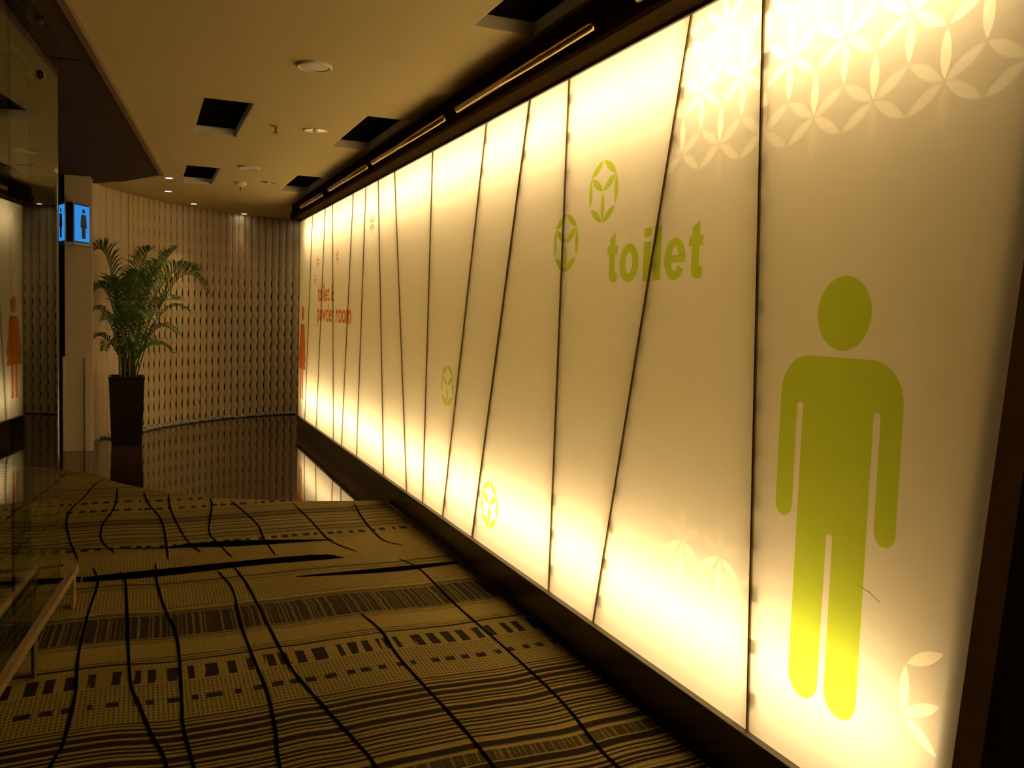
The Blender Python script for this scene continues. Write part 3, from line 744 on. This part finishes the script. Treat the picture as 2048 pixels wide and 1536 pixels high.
ta, tb = (on_glass(33, 600) - Vector((GE.x, GE.y, 0))), (on_glass(66, 600) - Vector((GE.x, GE.y, 0)))
ta, tb = Vector((ta.x, ta.y)).dot(gd), Vector((tb.x, tb.y)).dot(gd)
g_box('glass_fin', ta, tb, -0.034, -0.022, 0.012, SZ - 0.002, M['glass_fin'])
for py in (40, 150):
    P = on_glass(82, py); tt = (Vector((P.x, P.y)) - GE).dot(gd)
    bm = bmesh.new(); c = g(tt)
    tube(bm, [(g(tt, -0.03).x, g(tt, -0.03).y, P.z), (g(tt, 0.006).x, g(tt, 0.006).y, P.z)], 0.022, 14)
    tube(bm, [(g(tt, 0.006).x, g(tt, 0.006).y, P.z), (g(tt, 0.014).x, g(tt, 0.014).y, P.z)], 0.016, 14)
    bo = place(obj('bolt_fitting', bm, M['chrome']))
    g_box('fitting_arm', ta, tt, -0.045, -0.035, P.z - 0.02, P.z + 0.02, M['steel_dark'])
# low guard rail in front of the glazing
rail = tag(empty('guard_rail', (g(-0.15, 0.09).x, g(-0.15, 0.09).y, 0)), 'low brushed metal guard rail in front of the glass partition', 'rail')
def r_box(name, t0, t1, o0, o1, z0, z1, mat, bev=0):
    bm = bmesh.new(); prism(bm, [g(t0, o0), g(t1, o0), g(t1, o1), g(t0, o1)], z0, z1)
    o = obj(name, bm, mat); o.parent = rail; o.matrix_parent_inverse = Matrix.Translation(-rail.location); return o
r_box('rail_bar', -5.0, -0.10, 0.072, 0.100, 0.165, 0.20, M['steel'])
for tt in (-0.16, -1.03, -1.9, -2.8): r_box('post', tt - 0.035, tt + 0.035, 0.080, 0.092, 0.006, 0.166, M['steel'] if tt > -0.5 else M['steel_dark'])  # far post paler: the reflection it catches is put into its steel colour

# ------------------------------------------------------------------ pillar, sign
pil = tag(empty('pillar', (-0.62, 10.2, 0)), 'square cream pillar behind the glass with raised lower cladding', 'pillar')
def p_box(name, d, mat, bev=0.0): o = box_obj(name, d, mat, None, bev); o.parent = pil; o.matrix_parent_inverse = Matrix.Translation(-pil.location); return o
p_box('shaft', (-0.725, -0.485, 10.08, 10.34, 0, SZ), M['column'])
p_box('cladding', (-0.745, -0.50, 10.062, 10.08, 0.0, 0.955), M['column'], 0.004)
for a, c in ((-0.748, -0.722), (-0.545, -0.495)): p_box('edge_strip', (a, c, 10.048, 10.063, 0.0, 0.965), M['column'], 0.004)
p_box('corner_bead', (-0.484, -0.468, 10.09, 10.115, 0, SZ - 0.02), M['paleslat'], 0.004)
p_box('dark_reveal', (-0.80, -0.727, 10.10, 10.34, 0, SZ), M['black'])

sg = tag(empty('restroom_sign', (-0.66, 9.97, 2.10)), 'glowing blue wedge shaped restroom sign on the pillar', 'sign')
M['blue'] = mat_emit('blue_sign_light', (0.035, 0.30, 0.87), 0.85)
M['navy'] = mat_plain('dark_blue_figure', (0.004, 0.008, 0.05), 0.4)
M['signblack'] = mat_plain('black_sign_body', (0.006, 0.006, 0.008), 0.3)
M['signedge'] = mat_plain('pale_blue_sign_edge', (0.25, 0.35, 0.5), 0.3)
def s_obj(name, bm, mat, parent=None): o = obj(name, bm, mat); o.parent = parent or sg; o.matrix_parent_inverse = Matrix.Translation(-sg.location) ; return o
SZ0, SZ1 = 2.095, 2.475
fl, fr, bl, br = Vector((-0.695, 9.80)), Vector((-0.625, 9.80)), Vector((-0.775, 10.055)), Vector((-0.50, 10.055))
bm = bmesh.new(); prism(bm, [fl, fr, br + Vector((-.006, 0)), bl + Vector((.006, 0))], SZ0, SZ1); body = s_obj('housing', bm, M['signblack'])
def sface(p, q, name):
    d = (q - p).normalized(); n = Vector((d.y, -d.x)); n = n if n.y < 0 else -n
    e = 0.004
    bm = bmesh.new(); a_, c_ = p + d * 0.012, q - d * 0.006
    prism(bm, [a_ + n * 0.001, c_ + n * 0.001, c_ + n * e, a_ + n * e], SZ0 + 0.015, SZ1 - 0.015); return s_obj(name, bm, M['blue']), d, n
fa, d_, n_ = sface(fr, br, 'lit_face')
fb, d2, n2 = sface(fl, bl, 'lit_face')
def figure(base, d, n, parent, L_):
    bm = bmesh.new()
    def pt(a, z): q = base + d * a + n * 0.0055; return (q.x, q.y, z)
    def poly(P): bm.faces.new([bm.verts.new(pt(a, z)) for a, z in P])
    c = L_ * 0.60
    poly([(c + 0.026 * math.cos(2 * PI * k / 14), 2.408 + 0.022 * math.sin(2 * PI * k / 14)) for k in range(14)])
    poly([(c - 0.045, 2.375), (c + 0.045, 2.375), (c + 0.06, 2.25), (c + 0.035, 2.24), (c + 0.035, 2.14), (c - 0.035, 2.14), (c - 0.035, 2.24), (c - 0.06, 2.25)])
    o = obj('figure', bm, M['navy']); o.parent = parent
figure(fr, d_, n_, fa, (br - fr).length)
figure(fl, d2, n2, fb, (bl - fl).length)
bm = bmesh.new(); prism(bm, [fr + Vector((-.004, -.004)), fr + Vector((.008, -.004)), fr + Vector((.008, .006)), fr + Vector((-.004, .006))], SZ0, SZ1); s_obj('edge', bm, M['signedge'])
bm = bmesh.new(); prism(bm, [fl + Vector((-.008, -.004)), fl + Vector((.004, -.004)), fl + Vector((.004, .006)), fl + Vector((-.008, .006))], SZ0, SZ1); s_obj('edge', bm, M['signedge'])
bm = bmesh.new(); prism(bm, [fl + Vector((-.01, -.006)), fr + Vector((.01, -.006)), br + Vector((.004, 0)), bl + Vector((-.004, 0))], SZ0 - 0.02, SZ0); s_obj('base_cap', bm, M['signedge'])

# ------------------------------------------------------------------ planter and palm
PC = Vector((-0.16, 10.60, 0))
pot = tag(empty('planter', PC), 'tall tapered dark square planter holding the palm', 'planter')
bm = bmesh.new()
def sq(h, z): return [bm.verts.new((a * h, b2 * h, z)) for a, b2 in ((-1, -1), (1, -1), (1, 1), (-1, 1))]
R_ = [sq(0.150, 0.0), sq(0.152, 0.02), sq(0.176, 0.70), sq(0.180, 0.705), sq(0.180, 0.735), sq(0.160, 0.735), sq(0.158, 0.66)]
bm.faces.new(R_[0][::-1])
for a_, c_ in zip(R_, R_[1:]):
    for k in range(4): bm.faces.new((a_[k], a_[(k + 1) % 4], c_[(k + 1) % 4], c_[k]))
obj('pot', bm, M['pot'], pot)
bm = bmesh.new(); box(bm, -0.157, 0.157, -0.157, 0.157, 0.64, 0.675); obj('soil', bm, M['soil'], pot)
palm = tag(empty('areca_palm', PC + Vector((0, 0, 0.675))), 'feathery green palm growing in the dark planter', 'plant')
def frond(base, ctrl, tip, ln=0.26, dens=26, start=0.28):
    base, ctrl, tip = Vector(base), Vector(ctrl), Vector(tip)
    B = lambda t: base * (1 - t) ** 2 + ctrl * 2 * t * (1 - t) + tip * t * t
    D = lambda t: ((ctrl - base) * (1 - t) + (tip - ctrl) * t).normalized()
    bm = bmesh.new()
    n = 12
    tube(bm, [B(i / n) for i in range(n + 1)], [0.008 * (1 - 0.8 * i / n) for i in range(n + 1)], 5)
    for k in range(dens):
        t = start + (1 - start) * k / (dens - 1)
        p, d = B(t), D(t)
        side = d.cross(Vector((0, 0, 1)))
        if side.length < 0.15: side = Vector((1, 0.3, 0))
        side.normalize(); up_ = side.cross(d).normalized()
        l = ln * (0.45 + 0.55 * math.sin(PI * min(1, 0.15 + 0.85 * (t - start) / (1 - start)))) * random.uniform(0.85, 1.1)
        for sg_ in (1, -1):
            dr = (side * sg_ * 0.72 + d * 0.62 + up_ * 0.42 + Vector((random.uniform(-.08, .08), random.uniform(-.08, .08), random.uniform(-.08, .05)))).normalized()
            w = d.cross(dr).cross(dr).normalized() * 0.0095
            m_ = p + dr * l * 0.5 + Vector((0, 0, 0.01)); e_ = p + dr * l + Vector((0, 0, -0.10 * l - 0.02))
            v = [bm.verts.new(q) for q in (p - w * 0.4, p + w * 0.4, m_ + w, m_ - w, e_)]
            bm.faces.new((v[0], v[1], v[2], v[3])); bm.faces.new((v[3], v[2], v[4]))
    me = bpy.data.meshes.new('frond'); bm.to_mesh(me); bm.free()
    return link('frond', me, M['leaf'], palm)
def pp(px, py, yo=0.0):
    q = at(px, py, 1, PC.y + yo); return Vector((q.x - PC.x, yo, q.z - 0.675))
FR = [  # tip px, control px, depth of tip, leaflet length
 ((184, 505), (232, 452), -0.10, 0.30), ((412, 582), (352, 462), -0.05, 0.24), ((392, 540), (322, 500), -0.30, 0.28), ((350, 500), (296, 540), 0.10, 0.30),
 ((300, 500), (268, 520), -0.20, 0.24), ((184, 590), (222, 520), -0.12, 0.22), ((180, 690), (205, 630), -0.15, 0.12), ((182, 625), (212, 585), -0.25, 0.14),
 ((352, 600), (300, 580), 0.15, 0.24), ((378, 622), (318, 572), -0.1, 0.10), ((352, 668), (305, 612), -0.25, 0.16), ((345, 705), (298, 650), 0.1, 0.12),
 ((215, 640), (235, 600), -0.40, 0.20), ((300, 640), (280, 590), -0.45, 0.20), ((255, 610), (255, 600), -0.45, 0.22), ((210, 700), (228, 650), -0.3, 0.14),
 ((240, 560), (248, 560), 0.25, 0.24), ((320, 560), (285, 540), 0.35, 0.26), ((212, 560), (235, 560), 0.08, 0.22), ((275, 545), (262, 560), -0.32, 0.24),
 ((310, 690), (284, 640), -0.35, 0.14), ((238, 690), (246, 650), -0.42, 0.16), ((272, 680), (264, 640), -0.4, 0.16), ((330, 530), (290, 520), -0.40, 0.26)]
for k, (tp, cp, yo, ln) in enumerate(FR):
    b0 = Vector((random.uniform(-.07, .09), random.uniform(-.07, .07), 0.0))
    frond(b0, pp(cp[0], cp[1], yo * 0.35), pp(tp[0], tp[1], yo), ln, 28 if ln > 0.18 else 20, 0.30 if tp[1] < 600 else 0.2)
for k in range(9):
    a = random.uniform(0, 2 * PI); r = random.uniform(0.02, 0.10)
    bm = bmesh.new(); x, y = r * math.cos(a), r * math.sin(a)
    tube(bm, [(x, y, 0), (x * 1.1, y * 1.1, 0.2), (x * 1.3, y * 1.3, 0.45)], [0.013, 0.011, 0.006], 7); obj('cane', bm, M['stem'], palm, True)

# ------------------------------------------------------------------ pebbles along the foot of the curved wall
vs, fs = [], []
ico = bmesh.new(); bmesh.ops.create_icosphere(ico, subdivisions=1, radius=1.0)
iv = [v.co.copy() for v in ico.verts]; ifc = [[v.index for v in f.verts] for f in ico.faces]; ico.free()
s = 0.9
while s < cum[-1] - 1.3:
    for r in range(4):
        p, d = arc(s + random.uniform(-.02, .02)); n = Vector((d.y, -d.x, 0))
        q = p + n * (0.02 + 0.048 * r + random.uniform(-.012, .012))
        a, b2, c2 = random.uniform(.018, .034), random.uniform(.016, .028), random.uniform(.012, .022)
        rot = Matrix.Rotation(random.uniform(0, PI), 3, 'Z'); b0 = len(vs)
        for v in iv:
            w = rot @ Vector((v.x * a, v.y * b2, v.z * c2)); vs.append((q.x + w.x, q.y + w.y, c2 * 0.9 + w.z))
        fs += [[b0 + i for i in f] for f in ifc]
    s += 0.052
tag(pydata('pebble_strip', vs, fs, M['pebble'], None, True), 'strip of grey pebbles along the foot of the slat wall', 'pebbles', kind='stuff')
